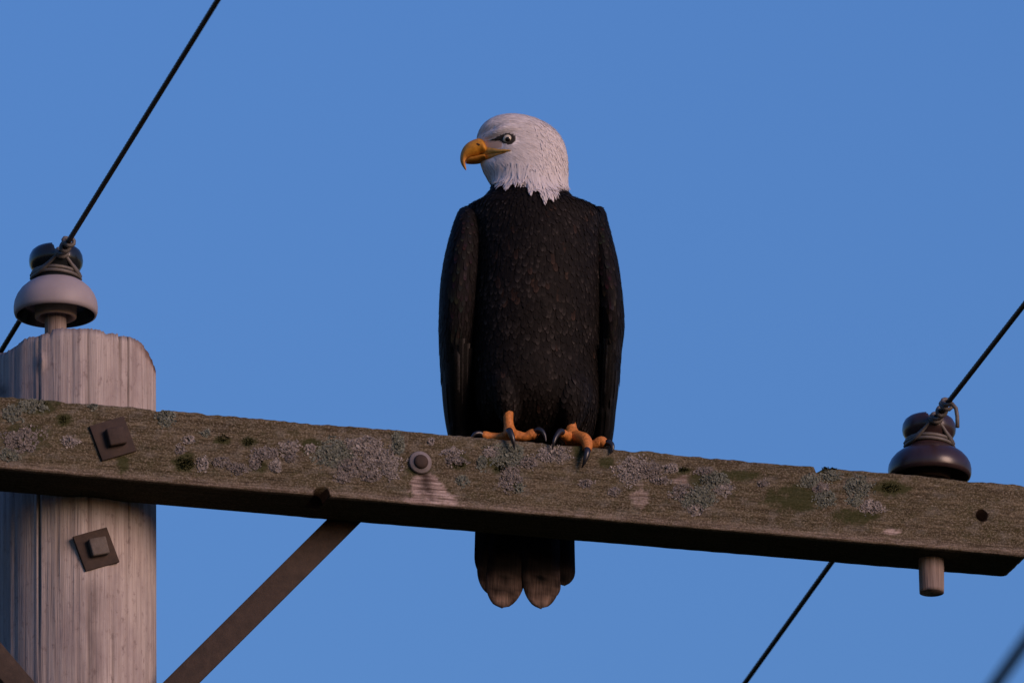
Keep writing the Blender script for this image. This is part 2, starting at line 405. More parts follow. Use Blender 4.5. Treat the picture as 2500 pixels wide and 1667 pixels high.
patches = [(820, 1108, 48, 36, GREEN), (882, 1088, 48, 24, PALE), (925, 1122, 50, 28, PALE), (850, 1140, 40, 26, GREY), (952, 1150, 18, 24, PALE), (972, 1082, 16, 30, GREEN), (905, 1163, 24, 13, GREY), (838, 1168, 16, 10, GREY),
           (706, 1092, 24, 14, PALE), (757, 1094, 14, 10, PALE), (650, 1106, 30, 14, GREY), (672, 1138, 14, 18, PALE), (622, 1126, 14, 20, GREY), (709, 1116, 13, 14, GREY), (502, 1058, 10, 9, GREEN), (494, 1132, 13, 18, PALE), (462, 1074, 14, 10, PALE), (440, 1098, 12, 10, GREY),
           (404, 1020, 20, 22, GREEN), (53, 1078, 42, 32, GREY), (79, 991, 36, 17, GREEN), (30, 1010, 24, 20, GREEN), (170, 1076, 18, 13, PALE), (22, 1110, 24, 16, GREEN), (228, 992, 10, 8, GREEN), (540, 1128, 22, 12, GREY), (580, 1145, 24, 14, GREY),
           (1102, 1104, 24, 10, PALE), (1051, 1078, 9, 9, PALE), (1128, 1172, 15, 12, GREEN), (1112, 1124, 26, 12, GREY), (1177, 1130, 12, 17, GREEN), (1240, 1110, 42, 30, GREEN), (1247, 1168, 28, 28, GREY), (1200, 1104, 20, 14, PALE),
           (1351, 1109, 42, 20, PALE), (1290, 1130, 26, 14, GREY), (1268, 1190, 12, 12, GREEN), (1545, 1150, 36, 30, PALE), (1585, 1148, 36, 20, GREY), (1636, 1143, 22, 11, PALE), (1610, 1172, 22, 9, GREY), (1540, 1122, 14, 8, PALE), (1702, 1214, 44, 28, GREEN), (1668, 1200, 26, 18, GREY), (1745, 1172, 36, 22, GREEN),
           (1765, 1193, 24, 14, PALE), (1698, 1243, 20, 16, PALE), (1722, 1150, 22, 10, GREY), (1976, 1174, 22, 16, GREEN), (2030, 1160, 24, 14, GREEN), (2014, 1216, 26, 20, GREEN), (2094, 1186, 30, 28, GREEN), (2128, 1236, 26, 16, PALE), (2085, 1222, 16, 14, GREEN), (2003, 1192, 20, 14, GREY),
           (2136, 1240, 20, 12, PALE), (1862, 1180, 14, 8, GREY), (1500, 1200, 14, 10, GREY), (1432, 1180, 16, 9, GREY)]
# painted weather marks (bare wood, moss, rust run) with shapes of their own; shade painted in the holes
moss_spots = [(155, 1025, 22, 18), (300, 1132, 17, 24), (451, 1130, 32, 26), (607, 1078, 22, 14), (633, 1135, 22, 22), (545, 1075, 24, 12), (1124, 1128, 26, 22), (1215, 1125, 40, 28),
              (1250, 1165, 26, 30), (1480, 1128, 24, 14), (1668, 1148, 20, 10), (1800, 1160, 60, 14), (1950, 1215, 90, 36), (2174, 1192, 50, 22), (2090, 1260, 60, 24), (60, 1070, 60, 40), (90, 990, 60, 22),
              (1413, 1098, 14, 22), (1020, 1150, 34, 12), (2020, 1150, 26, 10), (760, 1090, 30, 20), (1700, 1170, 24, 20)]
ca = ame.color_attributes.get('Col') or ame.color_attributes.new('Col', 'FLOAT_COLOR', 'POINT')
flat = []
for v in ame.vertices:
    p = v.co + ROOT; b = g = s = cr = 0.0
    px, py = PROJ(p)
    nz = fn(px * .045, py * .06) * 0.5 + fn(px * .13, py * .16, 4) * 0.35
    if p.y < 0.012:
        # bare fan below the carriage bolt
        t = (py - 1140) / 95.0
        if 0 < t < 1.12:
            c = 1028 + 34 * t; w = 14 + 62 * t
            b = max(b, sstep(1.0, 0.72, abs(px - c) / w + nz * 0.55 + 0.22 * fn(px * .01, py * .4)) * sstep(0.02, 0.3, t) * sstep(1.12, 0.9, t + nz * .12))
            s = max(s, 0.85 * math.exp(-((px - 1034 - 14 * t) / (11 + 10 * t)) ** 2) * sstep(0.95, 0.45, t + nz * 0.5 + 0.35 * fn(px * .02, py * .35)))
        b = max(b, sstep(1.0, 0.6, ((px - 2178) / 24) ** 2 + ((py - 1298) / 8) ** 2 + nz))
        b = max(b, 0.6 * sstep(1.0, 0.5, ((px - 1672) / 30) ** 2 + ((py - 1172) / 12) ** 2 + nz))
        b = max(b, 0.45 * sstep(1.0, 0.4, ((px - 1562) / 24) ** 2 + ((py - 1215) / 34) ** 2 + nz * 1.5))
        b = max(b, 0.5 * sstep(-26, 0, py - (1143 + (px) * 0.0836)) * (0.5 + nz))     # worn lower arris
        for mx, my, rx, ry in moss_spots:
            dx = (px - mx) / rx; dy = (py - my) / ry
            if dx * dx + dy * dy < 3: g = max(g, 0.85 * sstep(1.25, 0.35, dx * dx + dy * dy + nz * 1.4))
        g = max(g, 0.35 * sstep(0.15, 0.5, nz + 0.1))
        for mx, my, rx, ry, tn in patches:
            dx = (px - mx) / rx; dy = (py - my) / ry; q = dx * dx + dy * dy
            if q < 4: cr = max(cr, 0.8 * sstep(1.7, 0.3, q + nz * 2.2))
        cr = max(cr, 0.35 * sstep(0.12, 0.4, fn(px * .03, py * .05, 7) + fn(px * .1, py * .15, 2) * .4))
    if math.hypot(p.x - h1.x, p.z - h1.z) < 0.0102 or math.hypot(p.x - h2.x, p.z - h2.z) < 0.0134 and 0.0 < p.y < 0.06: s = 1.0; b = cr = 0  # hole and notch walls painted dark, standing in for the shade inside
    elif p.y < 0.012: pass
    elif p.z > ARM_ZT - 0.004: g = 0.5 + 0.5 * nz
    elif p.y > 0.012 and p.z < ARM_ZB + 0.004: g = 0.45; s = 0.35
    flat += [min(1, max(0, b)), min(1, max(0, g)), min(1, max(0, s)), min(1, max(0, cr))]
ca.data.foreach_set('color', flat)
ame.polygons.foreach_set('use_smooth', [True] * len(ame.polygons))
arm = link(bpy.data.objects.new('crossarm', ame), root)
props(arm, 'long square mossy crossarm crusted with grey lichen')

# ---- lichen and moss tufts on the arm (uncountable lobes, one part per patch)
def lichen_patch(px, py, rx, ry, tone, name='lichen_patch', dens=1.0, size=1.0):
    m = MB(); n = int(rx * ry * 0.6 * dens) + 20; rnd = random.Random(int(px * 13 + py))
    for i in range(n):
        for tr in range(20):
            a = rnd.uniform(0, 2 * math.pi); rr = math.sqrt(rnd.random()) * (1.0 if rnd.random() < 0.72 else 1.6); lim = 0.72 + 0.55 * fn(math.cos(a) * 1.3 + px, math.sin(a) * 1.3 + py)
            if rr < lim * 1.7 and fn((px + math.cos(a) * rr * rx) * .08, (py + math.sin(a) * rr * ry) * .1, 2) > -0.28: break
        X, Y = px + math.cos(a) * rr * rx, py + math.sin(a) * rr * ry
        p = BP(X, Y, 0.0); 
        if p.z > ARM_ZT - 0.002: p.z = ARM_ZT - 0.002
        sz = rnd.uniform(0.0012, 0.0033) * size * (1.15 - 0.5 * min(rr, 1))
        nrm = Vector((rnd.gauss(0, 0.4), -1, rnd.gauss(0.05, 0.4))).normalized()
        t = nrm.orthogonal().normalized(); q = nrm.cross(t); ph = rnd.uniform(0, 6.28); k = 6
        c0 = p + Vector((0, -0.0006 - rnd.random() * 0.0026 * max(0, 1 - rr), 0)) - ROOT
        vs = [c0 - nrm * sz * 0.15]; br = rnd.uniform(0.6, 1.35); cs = [(tone[0] * br * .8, tone[1] * br * .8, tone[2] * br * .8, 1)]
        for j in range(k):
            aa = ph + 2 * math.pi * j / k; r2 = sz * rnd.uniform(0.65, 1.25)
            vs.append(c0 + (t * math.cos(aa) + q * math.sin(aa)) * r2 + nrm * sz * rnd.uniform(-0.1, 0.65)); b2 = br * rnd.uniform(0.85, 1.15)
            cs.append((tone[0] * b2, tone[1] * b2, tone[2] * b2, 1))
        m.add(vs, [(0, j + 1, (j + 1) % k + 1) for j in range(k)], cs)
    return props(m.obj(name, M['lichen'], arm), kind='stuff')
def moss_tuft(px, py, rx, ry, tone=(0.035, 0.042, 0.015), dens=1.0):
    m = MB(); rnd = random.Random(int(px * 7 + py)); n = int(rx * ry * 0.5 * dens) + 20
    for i in range(n):
        a = rnd.uniform(0, 6.283); rr = math.sqrt(rnd.random()) * (0.8 + 0.4 * fn(math.cos(a) * 2 + px, math.sin(a) * 2))
        p = BP(px + math.cos(a) * rr * rx, py + math.sin(a) * rr * ry, 0.0)
        if p.z > ARM_ZT: p.z = ARM_ZT - 0.001
        p = p - ROOT; d = Vector((rnd.gauss(0, 0.5), -1, rnd.gauss(0.2, 0.5))).normalized(); L = rnd.uniform(0.002, 0.0055) * (1.2 - 0.6 * rr)
        s = d.orthogonal().normalized() * rnd.uniform(0.0006, 0.0013); s.rotate(Matrix.Rotation(rnd.uniform(0, 6.28), 3, d)); b = rnd.uniform(0.4, 1.5)
        c = (tone[0] * b, tone[1] * b, tone[2] * b, 1); p0 = p + Vector((0, 0.001, 0))
        m.add([p0 - s, p0 + s, p0 + d * L * 0.6 + s * 0.9, p0 + d * L, p0 + d * L * 0.6 - s * 0.9], [(0, 1, 2, 3, 4)], [c] * 5)
    return props(m.obj('moss_tuft', M['lichen'], arm), kind='stuff')
for p in patches: lichen_patch(*p)
for p in [(451, 1130, 28, 22), (607, 1078, 18, 11), (633, 1128, 16, 18), (545, 1070, 20, 10), (1120, 1130, 20, 16), (1668, 1147, 14, 8), (155, 1025, 14, 12), (90, 985, 30, 12), (2024, 1147, 22, 9), (2174, 1190, 30, 14), (1720, 1175, 14, 14), (1225, 1140, 20, 16)]: moss_tuft(*p)

# ---- braces, bolts, washers
def strap(a, b, w, t, name, fl=1):
    d = (b - a).normalized(); L = (b - a).length; n = Vector((0, 1, 0)); s = d.cross(n).normalized()
    vs, fs = boxm((L, w, t), 0.0012); m = MB()
    m.add([(a + b) / 2 + d * v.x + s * v.y + n * v.z - ROOT for v in vs], fs)
    if s.z > 0: s = -s                     # rear flange of the angle iron, stopping short of the pole
    vs, fs = boxm((L * 0.80, 0.006, 0.024), 0.001); c = a + d * L * 0.41 + s * (w / 2 - 0.0031) + n * (t / 2 + 0.0115)
    m.add([c + d * v.x + s * v.y + n * v.z - ROOT for v in vs], fs); return m.obj(name, M['brace'], root)
BY = ARM_D + 0.0045
e1 = BP(840, 1270, BY); e2 = BP(478, 1630, BY); dirb = (e2 - e1).normalized()
bolt_r = BP(1025, 1130, 0)
top_r = e1 - dirb * ((bolt_r.z - e1.z) / -dirb.z) if dirb.z else e1
top_r = e1 - dirb * 0.105
mx = PX; kk = (mx - 0.0 - e1.x) / dirb.x; bot = e1 + dirb * (kk + 0.02)
strap(top_r, bot, 0.041, 0.0065, 'brace')
def mir(p): return Vector((2 * PX - p.x, p.y, p.z))
ml = mir(top_r), mir(bot)
# the other brace shows only at the lower left of the shaft
f1 = BP(18, 1603, BY - 0.007); sh = f1 - (ml[0] + (ml[1] - ml[0]) * ((f1.z - ml[0].z) / (ml[1].z - ml[0].z)))
strap(ml[0] + Vector((sh.x * 0.0, -0.007, 0)), ml[1] + Vector((0, -0.007, 0)), 0.041, 0.0065, 'brace')
def square_bolt(px, py, y, side, rot, nut_off, lean=0.0):
    c = BP(px, py, y) - ROOT; rm = Matrix.Rotation(rot, 3, 'Y') @ Matrix.Rotation(lean, 3, 'Z')
    vs, fs = boxm((side, 0.006, side), 0.0009); m = MB(); m.add([c + rm @ v for v in vs], fs); w = m.obj('square_washer', M['rust'], root)
    vs, fs = boxm((0.029, 0.014, 0.029), 0.0028); m = MB(); rn = Matrix.Rotation(rot + 0.10, 3, 'Y'); o = Vector((nut_off[0], -0.0085, nut_off[1]))
    m.add([c + o + rn @ v for v in vs], fs)
    m.obj('nut', M['rust_light'] if lean is None or py > 1200 else M['rust'], w)
    return w
square_bolt(275, 1071, -0.002, 0.060, R(-21), (0.003, 0.001))
square_bolt(234, 1341, PY - PR * math.cos(math.asin(0.03 / PR)) - 0.004, 0.060, R(-21), (0.002, 0.002), R(3))
def round_bolt(px, py):
    c = BP(px, py, 0) - ROOT; prof = [(0.0, -0.001), (0.0185, -0.001), (0.0188, -0.0035), (0.0175, -0.006), (0.0115, -0.0065), (0.0112, -0.007)]
    m = MB(); vs, fs = lathe([(max(r, 1e-4), z) for r, z in prof], 36); m.add([c + Vector((v.x, v.z, v.y)) for v in vs], fs); w = m.obj('round_washer', M['washer'], root)
    prof = [(0.0113, -0.004), (0.0118, -0.008), (0.0105, -0.0105), (0.006, -0.0112), (1e-4, -0.0114)]
    m = MB(); vs, fs = lathe(prof, 32); m.add([c + Vector((v.x, v.z, v.y)) for v in vs], fs); m.obj('bolt_head', M['rust'], w)
round_bolt(1025, 1130)

# ------------------------------------------------------------------ wires
def wire(name, far, a, near, label, rad=0.0042):
    m = MB(); df = (far - a).normalized(); dn = (near - a).normalized(); L1, L2 = 46.0, 30.0; seg = 24
    st = [-L1, -20, -8, -4] ; s = -2.4
    while s < 1.9: st.append(s); s += 0.0055
    st += [1.9, 4, 10, L2]; rings = []
    for s in st:
        k = sstep(-0.03, 0.03, s)
        p = a + (df * -s if s < 0 else dn * s)
        t = (dn * k - df * (1 - k)).normalized(); u = Vector((0, 0, 1)); u = (u - t * u.dot(t)).normalized(); w = t.cross(u); ph = 2 * math.pi * s / 0.085
        rings.append([p + (u * math.cos(b) + w * math.sin(b)) * (rad * (0.86 + 0.20 * abs(math.cos(3 * (b - ph))))) for b in (2 * math.pi * j / seg for j in range(seg))])
    m.add(*loft(rings)); o = m.obj(name, M['wire']); props(o, label, 'power line', 'twisted conductors tied to the insulators'); return df, dn

# ------------------------------------------------------------------ insulators
def insulator(base, wdn, wdf, mats, label, pin_low, pin_r, wire_pt, stub, bt, kh):
    bz = lambda z: z if z < 0.010 else 0.010 + (z - 0.010) * (bt - 0.010) / 0.0475
    hz = lambda z: bt + (z - 0.0573) * kh
    o = empty('insulator', base); props(o, label, 'insulator', 'pin insulators carrying the wires')
    out = [(0.0625, -0.004), (0.0655, -0.003), (0.0672, 0.002), (0.0675, 0.010), (0.0662, 0.021), (0.0625, 0.032), (0.056, 0.043), (0.0475, 0.052), (0.040, 0.0575)]
    und = [(0.0625, -0.004), (0.060, 0.0), (0.057, 0.016), (0.048, 0.028), (0.040, 0.030)]
    m = MB(); m.add(*lathe([(r, bz(z)) for r, z in out], 64)); bell = m.obj('bell', M[mats[0]], o)
    m = MB(); m.add(*lathe([(r, bz(z) if z < 0.02 else bz(z) - 0.002) for r, z in und[::-1]], 64)); m.obj('bell_underside', M[mats[3]], bell)
    prof = [(0.040, 0.0573), (0.0365, 0.061), (0.0345, 0.066), (0.035, 0.071), (0.039, 0.0755), (0.0425, 0.081), (0.0435, 0.087), (0.0425, 0.094), (0.039, 0.100), (0.034, 0.1035)] + [(0.034 * k / 10, 0.1035 + 0.002 * (1 - k / 10)) for k in range(9, 0, -1)] + [(1e-4, 0.1055)]
    gf = 0.0573 + ((wire_pt - base).z - 0.0045 - bt) / kh
    vs, fs = lathe(prof, 72); ax = Vector((wdn.x, wdn.y, 0)).normalized(); sd_ = Vector((ax.y, -ax.x, 0))
    for v in vs:
        if v.z > 0.074:
            q = abs(v.x * sd_.x + v.y * sd_.y); g = 0.0135
            if q < g * 1.5: v.z = min(v.z, gf + 0.024 * max(0, (q / g)) ** 2.2)
    for v in vs: v.z = hz(v.z)
    m = MB(); m.add(vs, fs); m.obj('saddle_head', M[mats[1]], o)
    m = MB(); m.add(*lathe([(0.0335, 0.03), (0.0338, 0.0), (0.0332, -0.007), (0.030, -0.009), (0.0265, -0.007), (0.0245, 0.0), (0.0235, 0.03)], 48)); m.obj('inner_skirt', M[mats[2]], o)
    m = MB(); m.add(*tube([Vector((0, 0, 0.035)), Vector((0, 0, 0.0)), Vector((0, 0, -0.02)), Vector((0, 0, pin_low * 0.6)), Vector((0, 0, pin_low + 0.002)), Vector((0, 0, pin_low))], [0.013, 0.0165, 0.0175, pin_r, pin_r * 0.98, pin_r * 0.95], 26, 2, False))
    eg = [Vector((pin_r * 0.95 * math.cos(2 * math.pi * k / 26), pin_r * 0.95 * math.sin(2 * math.pi * k / 26), pin_low + 0.0001)) for k in range(26)]; m.add(eg, [tuple(range(25, -1, -1))])
    m.obj('pin', M['peg'], o)
    # tie wire
    wp = wire_pt - base; m = MB(); rt = 0.0031; rg = 0.0378
    for dz in (0.0640, 0.0690):
        m.add(*tube([Vector((rg * math.cos(a), rg * math.sin(a), hz(dz) + 0.0015 * math.sin(2 * a))) for a in (2 * math.pi * j / 28 for j in range(29))], [rt] * 29, 8, 1))
    for d in (wdn, wdf):
        side = Vector((d.y, -d.x, 0)).normalized(); e = wp + d * 0.046
        for sgn in (-1, 1):
            for off in (0, 0.0052):
                a0 = Vector((d.x, d.y, 0)).normalized() * 0.006 + side * sgn * (rg + 0.001); a0.z = hz(0.0665) - off
                a1 = Vector((d.x, d.y, 0)).normalized() * 0.030 + side * sgn * 0.027; a1.z = hz(0.069) - off * 0.5
                a2 = wp + d * (0.036 + off) + side * sgn * 0.0075 + Vector((0, 0, -0.003))
                a3 = wp + d * (0.044 + off) - side * sgn * 0.003 + Vector((0, 0, 0.0065))
                m.add(*tube([a0, a1, a2, a3], [rt] * 4, 8, 5))
        t = d; u = Vector((0, 0, 1)); u = (u - t * u.dot(t)).normalized(); w = t.cross(u)
        hp = []; turns = 4.6 if stub else 4.0; pit = 0.0255 if stub else 0.020
        for k in range(int(turns * 12) + 1):
            a = k / 12 * 2 * math.pi; s = 0.032 + k / 12 * pit + 0.004 * math.sin(k * 0.35); rr = 0.0078 + 0.0016 * math.sin(k * 0.9)
            hp.append(wp + t * s + (u * math.cos(a) + w * math.sin(a)) * rr)
        if stub and d is wdn: hp += [hp[-1] + Vector((0.006, -0.002, -0.008)), hp[-1] + Vector((0.008, -0.002, -0.022)), hp[-1] + Vector((0.008, -0.002, -0.040))]
        m.add(*tube(hp, [0.0034] * len(hp), 8, 1))
    m.obj('tie_wire', M['tie'], o); return o

def place(px, py, y, near_px, far_px, az):
    base = BP(px, py, y); A = base + Vector((0, 0, az))
    near = BZ(*near_px, A.z - 0.02); far = BZ(*far_px, A.z - 0.02)
    return base, A, near, far
b1, A1, n1, f1_ = place(136, 765, PY - 0.02, (532, 0), (0, 861), 0.0880)
df, dn = wire('power_line', f1_, A1, n1, 'black twisted wire tied to the grey insulator on the pole top')
ztp = max(ztop)
insulator(b1, dn, df, ('grey_glaze', 'black_glaze', 'raw_clay', 'black_glaze'), 'grey porcelain insulator with black eared head on the pole top', ztp - b1.z - 0.05, 0.0175, A1, False, 0.052, 1.22)
b2, A2, n2, f2_ = place(2270, 1161, ARM_D / 2, (2500, 744), (1818, 1667), 0.0830)
df2, dn2 = wire('power_line', f2_, A2, n2, 'black twisted wire tied to the dark brown insulator on the crossarm')
pin_low = (BP(2280, 1442, ARM_D / 2)).z - b2.z
insulator(b2, dn2, df2, ('brown_glaze', 'brown_glaze', 'dark_clay', 'dark_clay'), 'glossy dark brown insulator on a wooden peg through the crossarm', pin_low, 0.0205, A2, True, 0.044, 1.16)
# low service cable, out of focus at the lower right
q1 = BP(2500, 1572, -7.5); q2 = BZ(2432, 1667, q1.z); dq = (q2 - q1).normalized()
m = MB(); m.add(*tube([q1 - dq * 24, q1 - dq * 4, q1, q1 + dq * 4, q1 + dq * 40], [0.0068] * 5, 14, 1))
props(m.obj('service_cable', M['cable']), 'thin dark cable strung below the crossarm, seen out of focus', 'cable')

# ------------------------------------------------------------------ eagle
FH = Vector((math.sin(PH), math.cos(PH), 0)); RH = Vector((math.cos(PH), -math.sin(PH), 0))
EO = BP(1318, 1083, 0); EO = Vector((EO.x, 0.057, ARM_ZT))
def W2L(p): d = p - EO; return Vector((d.dot(RH), d.dot(FH), d.z))
def L2W(p): return EO + RH * p.x + FH * p.y + Vector((0, 0, p.z))
CL = W2L(CAM)
def EP(px, py, y):
    d = ray(px, py); dl = Vector((d.dot(RH), d.dot(FH), d.z)); return CL + dl * ((y - CL.y) / dl.y)
def EPX(p): return PROJ(L2W(p))
eagle = empty('eagle', EO, -PH)
props(eagle, 'adult bald eagle with white head perched upright on the crossarm', 'eagle')

SH = 0.285
def pinch(px, py): return lerp(1, lerp(0.66, 1, sstep(1160, 1250, px)), sstep(316, 338, py) * (1 - sstep(394, 420, py)))
def rows_to_rings(rows, seg, sub, shear=None, ex=2.0, pn=False):
    q = crom([list(r) for r in rows], sub); rings = []
    for py, pl, pr, yc, b in q:
        Lp, Rp = EP(pl, py, yc), EP(pr, py, yc); cx = (Lp.x + Rp.x) / 2; a = max(0.002, (Rp.x - Lp.x) / 2); z = (Lp.z + Rp.z) / 2
        sh = shear(py) if shear else 0
        ring = []
        for k in range(seg):
            t = 2 * math.pi * k / seg; c, s = math.cos(t), math.sin(t)
            x = a * math.copysign(abs(c) ** (2 / ex), c); y = max(b, 0.002) * math.copysign(abs(s) ** (2 / ex), s)
            if pn: y *= pinch(lerp(pl, pr, (x + a) / (2 * a)), py)
            ring.append(Vector((cx + x, yc + y + sh * (cx + x), z)))
        rings.append(ring)
    return rings
body_rows = [(283, 1236, 1262, -.012, .006), (287, 1214, 1283, -.012, .018), (294, 1196, 1308, -.012, .028), (304, 1181, 1331, -.012, .0355), (317, 1171, 1351, -.012, .0405), (331, 1165, 1365, -.012, .043),
             (346, 1162, 1374, -.012, .0445), (362, 1162, 1380, -.012, .046), (380, 1166, 1384, -.012, .048), (398, 1172, 1386, -.011, .050), (415, 1179, 1386, -.010, .052), (434, 1190, 1385, -.008, .055),
             (452, 1200, 1384, -.005, .060), (470, 1195, 1387, .0, .067), (486, 1182, 1396, .005, .075), (498, 1171, 1406, .009, .082), (506, 1158, 1420, .011, .086), (512, 1143, 1440, .013, .088), (519, 1131, 1460, .014, .091), (530, 1128, 1468, .015, .096),
             (580, 1134, 1468, .018, .104), (640, 1138, 1472, .020, .109), (720, 1142, 1475, .022, .111), (800, 1147, 1474, .025, .109), (880, 1153, 1470, .030, .103), (940, 1157, 1466, .032, .099), (990, 1162, 1460, .036, .092), (1030, 1172, 1452, .045, .078), (1065, 1190, 1440, .058, .056), (1095, 1235, 1405, .068, .028)]
shf = lambda py: SH * sstep(560, 960, py)
bm_ = MB(); bm_.add(*loft(rows_to_rings(body_rows, 56, 4, shf, 2.0, True)))
under = [(840, 1160, 1440, .085, .030), (900, 1146, 1456, .09, .035), (1000, 1138, 1460, .105, .034), (1080, 1140, 1456, .116, .026), (1160, 1156, 1430, .122, .020), (1230, 1165, 1410, .124, .014), (1285, 1180, 1392, .124, .008)]
bm_.add(*loft(rows_to_rings(under, 40, 4, lambda py: SH)))
for px0, pxf in ((1236, 1241), (1398, 1395)):      # feathered thighs
    th = [(920, px0 - 44, px0 + 44, .006, .050), (950, px0 - 48, px0 + 48, -.004, .050), (980, pxf - 44, pxf + 44, -.010, .042), (1004, pxf - 32, pxf + 32, -.014, .030), (1024, pxf - 21, pxf + 21, -.016, .018), (1040, pxf - 13, pxf + 13, -.016, .0115)]
    bm_.add(*loft(rows_to_rings(th, 28, 4, lambda py: SH)))
def head_y(px, py):                                   # camera-side surface of the head there
    tab = [(r[0], r) for r in body_rows]
    for (a, ra), (b, rb) in zip(tab, tab[1:]):
        if a <= py <= b:
            t = (py - a) / (b - a); pl, pr, yc, bb = (lerp(ra[i], rb[i], t) for i in (1, 2, 3, 4))
            u = (px - (pl + pr) / 2) / ((pr - pl) / 2); return yc - bb * math.sqrt(max(0, 1 - u * u)) * pinch(px, py)
    return -0.05
# brow ridge
br = [(1168, 341), (1185, 336), (1204, 328), (1222, 320), (1240, 316), (1258, 317), (1274, 324)]
bm_.add(*tube([EP(x, y, head_y(x, y) + (0.0015 if i else 0.004)) for i, (x, y) in enumerate(br)], [0.003, 0.005, 0.0066, 0.0078, 0.0080, 0.0064, 0.003], 12, 3))
tmp = bm_.obj('body', M['feather']); md = tmp.modifiers.new('r', 'REMESH'); md.mode = 'VOXEL'; md.voxel_size = 0.0028; md.use_smooth_shade = True
sm = tmp.modifiers.new('s', 'SMOOTH'); sm.iterations = 3; sm.factor = 0.5
dg = bpy.context.evaluated_depsgraph_get(); dg.update()
bme = bpy.data.meshes.new_from_object(tmp.evaluated_get(dg)); bme.name = 'body'; bpy.data.objects.remove(tmp, do_unlink=True)
bme.materials.clear(); bme.materials.append(M['under_feather'])

hem = [(1150, 440), (1199, 450), (1225, 453), (1255, 448), (1290, 461), (1335, 478), (1360, 466), (1386, 465), (1420, 465)]
hem_tips = [(1205, 456), (1222, 469), (1232, 464), (1243, 472), (1265, 462), (1274, 458), (1296, 482), (1306, 474), (1318, 484), (1330, 500), (1345, 497), (1352, 488), (1363, 480), (1374, 478), (1383, 472)]
lore = [(1180, 345), (1196, 343), (1210, 338), (1222, 338), (1226, 346), (1226, 356), (1222, 364), (1205, 366), (1178, 363)]
eyemask = [(1196, 343), (1210, 336), (1222, 329), (1236, 324), (1252, 326), (1260, 333), (1261, 343), (1254, 350), (1242, 354), (1230, 351), (1222, 345)]
gapem = [(1170, 340), (1182, 340), (1182, 361), (1204, 364), (1248, 364), (1250, 370), (1220, 376), (1206, 378), (1200, 390), (1180, 400), (1150, 402), (1100, 402), (1100, 340)]
def inside(poly, x, y):
    r = False; n = len(poly)
    for i in range(n):
        x1, y1 = poly[i]; x2, y2 = poly[(i + 1) % n]
        if (y1 > y) != (y2 > y) and x < (x2 - x1) * (y - y1) / (y2 - y1) + x1: r = not r
    return r
ca = bme.color_attributes.new('Col', 'FLOAT_COLOR', 'POINT'); flat = []
WHITE = (0.80, 0.755, 0.745); DARK = (0.010, 0.0085, 0.008)
for v in bme.vertices:
    px, py = EPX(v.co); c = WHITE if py < interp(hem, px) - 9 else DARK
    if v.co.y < -0.012:
        if inside(lore, px, py): c = (0.66, 0.44, 0.32)
        if inside(eyemask, px, py): c = (0.05, 0.042, 0.03)
    flat += [*c, 1]
ca.data.foreach_set('color', flat); bme.polygons.foreach_set('use_smooth', [True] * len(bme.polygons))
body = link(bpy.data.objects.new('body', bme), eagle)

# ---- feathers
def tree_of(me): return BVHTree.FromPolygons([v.co.copy() for v in me.vertices], [tuple(p.vertices) for p in me.polygons])
def samples(me, spacing_fn, rnd, cond=None):
    idx = list(range(len(me.polygons))); rnd.shuffle(idx); grid = {}; out = []; cs = 0.004
    for i in idx:
        p = me.polygons[i]; c = p.center.copy()
        if cond and not cond(c, p.normal): continue
        s = spacing_fn(c); r = int(s / cs) + 1; k = (int(c.x // cs), int(c.y // cs), int(c.z // cs)); ok = True
        for a in range(-r, r + 1):
            for b in range(-r, r + 1):
                for d in range(-r, r + 1):
                    for q in grid.get((k[0] + a, k[1] + b, k[2] + d), ()):
                        if (q - c).length_squared < s * s: ok = False; break
                    if not ok: break
                if not ok: break
            if not ok: break
        if ok: grid.setdefault(k, []).append(c); out.append((c, p.normal.copy()))
    return out
ST = [(0, .55), (.35, .95), (.65, 1.0), (.85, .78), (.96, .42), (1.0, .10)]
def feather(m, tree, p, n, d, L, W, l0, l1, croot, ctip, camber=0.12, st=ST, edge=0.5):
    d = (d - n * d.dot(n)).normalized(); s0 = n.cross(d); vs = []; cs = []; prev = p
    for i, (t, wf) in enumerate(st):
        q = p + d * L * t; hit = tree.find_nearest(q)
        nn = hit[1] if hit[1].dot(n) > 0.2 else n
        b = hit[0] + nn * (l0 + (l1 - l0) * t * t); w = W * wf * 0.5
        vs += [b - s0 * w, b + nn * W * camber * (1 - 0.6 * t), b + s0 * w]
        k = sstep(0.55, 1.0, t); cm = [lerp(a, c, k) for a, c in zip(croot, ctip)]; ce = [lerp(a, c, max(k, edge * t)) for a, c in zip(croot, ctip)]
        cs += [(*ce, 1), (*cm, 1), (*ce, 1)]
    fs = []
    for i in range(len(st) - 1):
        a = i * 3; fs += [(a, a + 1, a + 4, a + 3), (a + 1, a + 2, a + 5, a + 4)]
    m.add(vs, fs, cs)

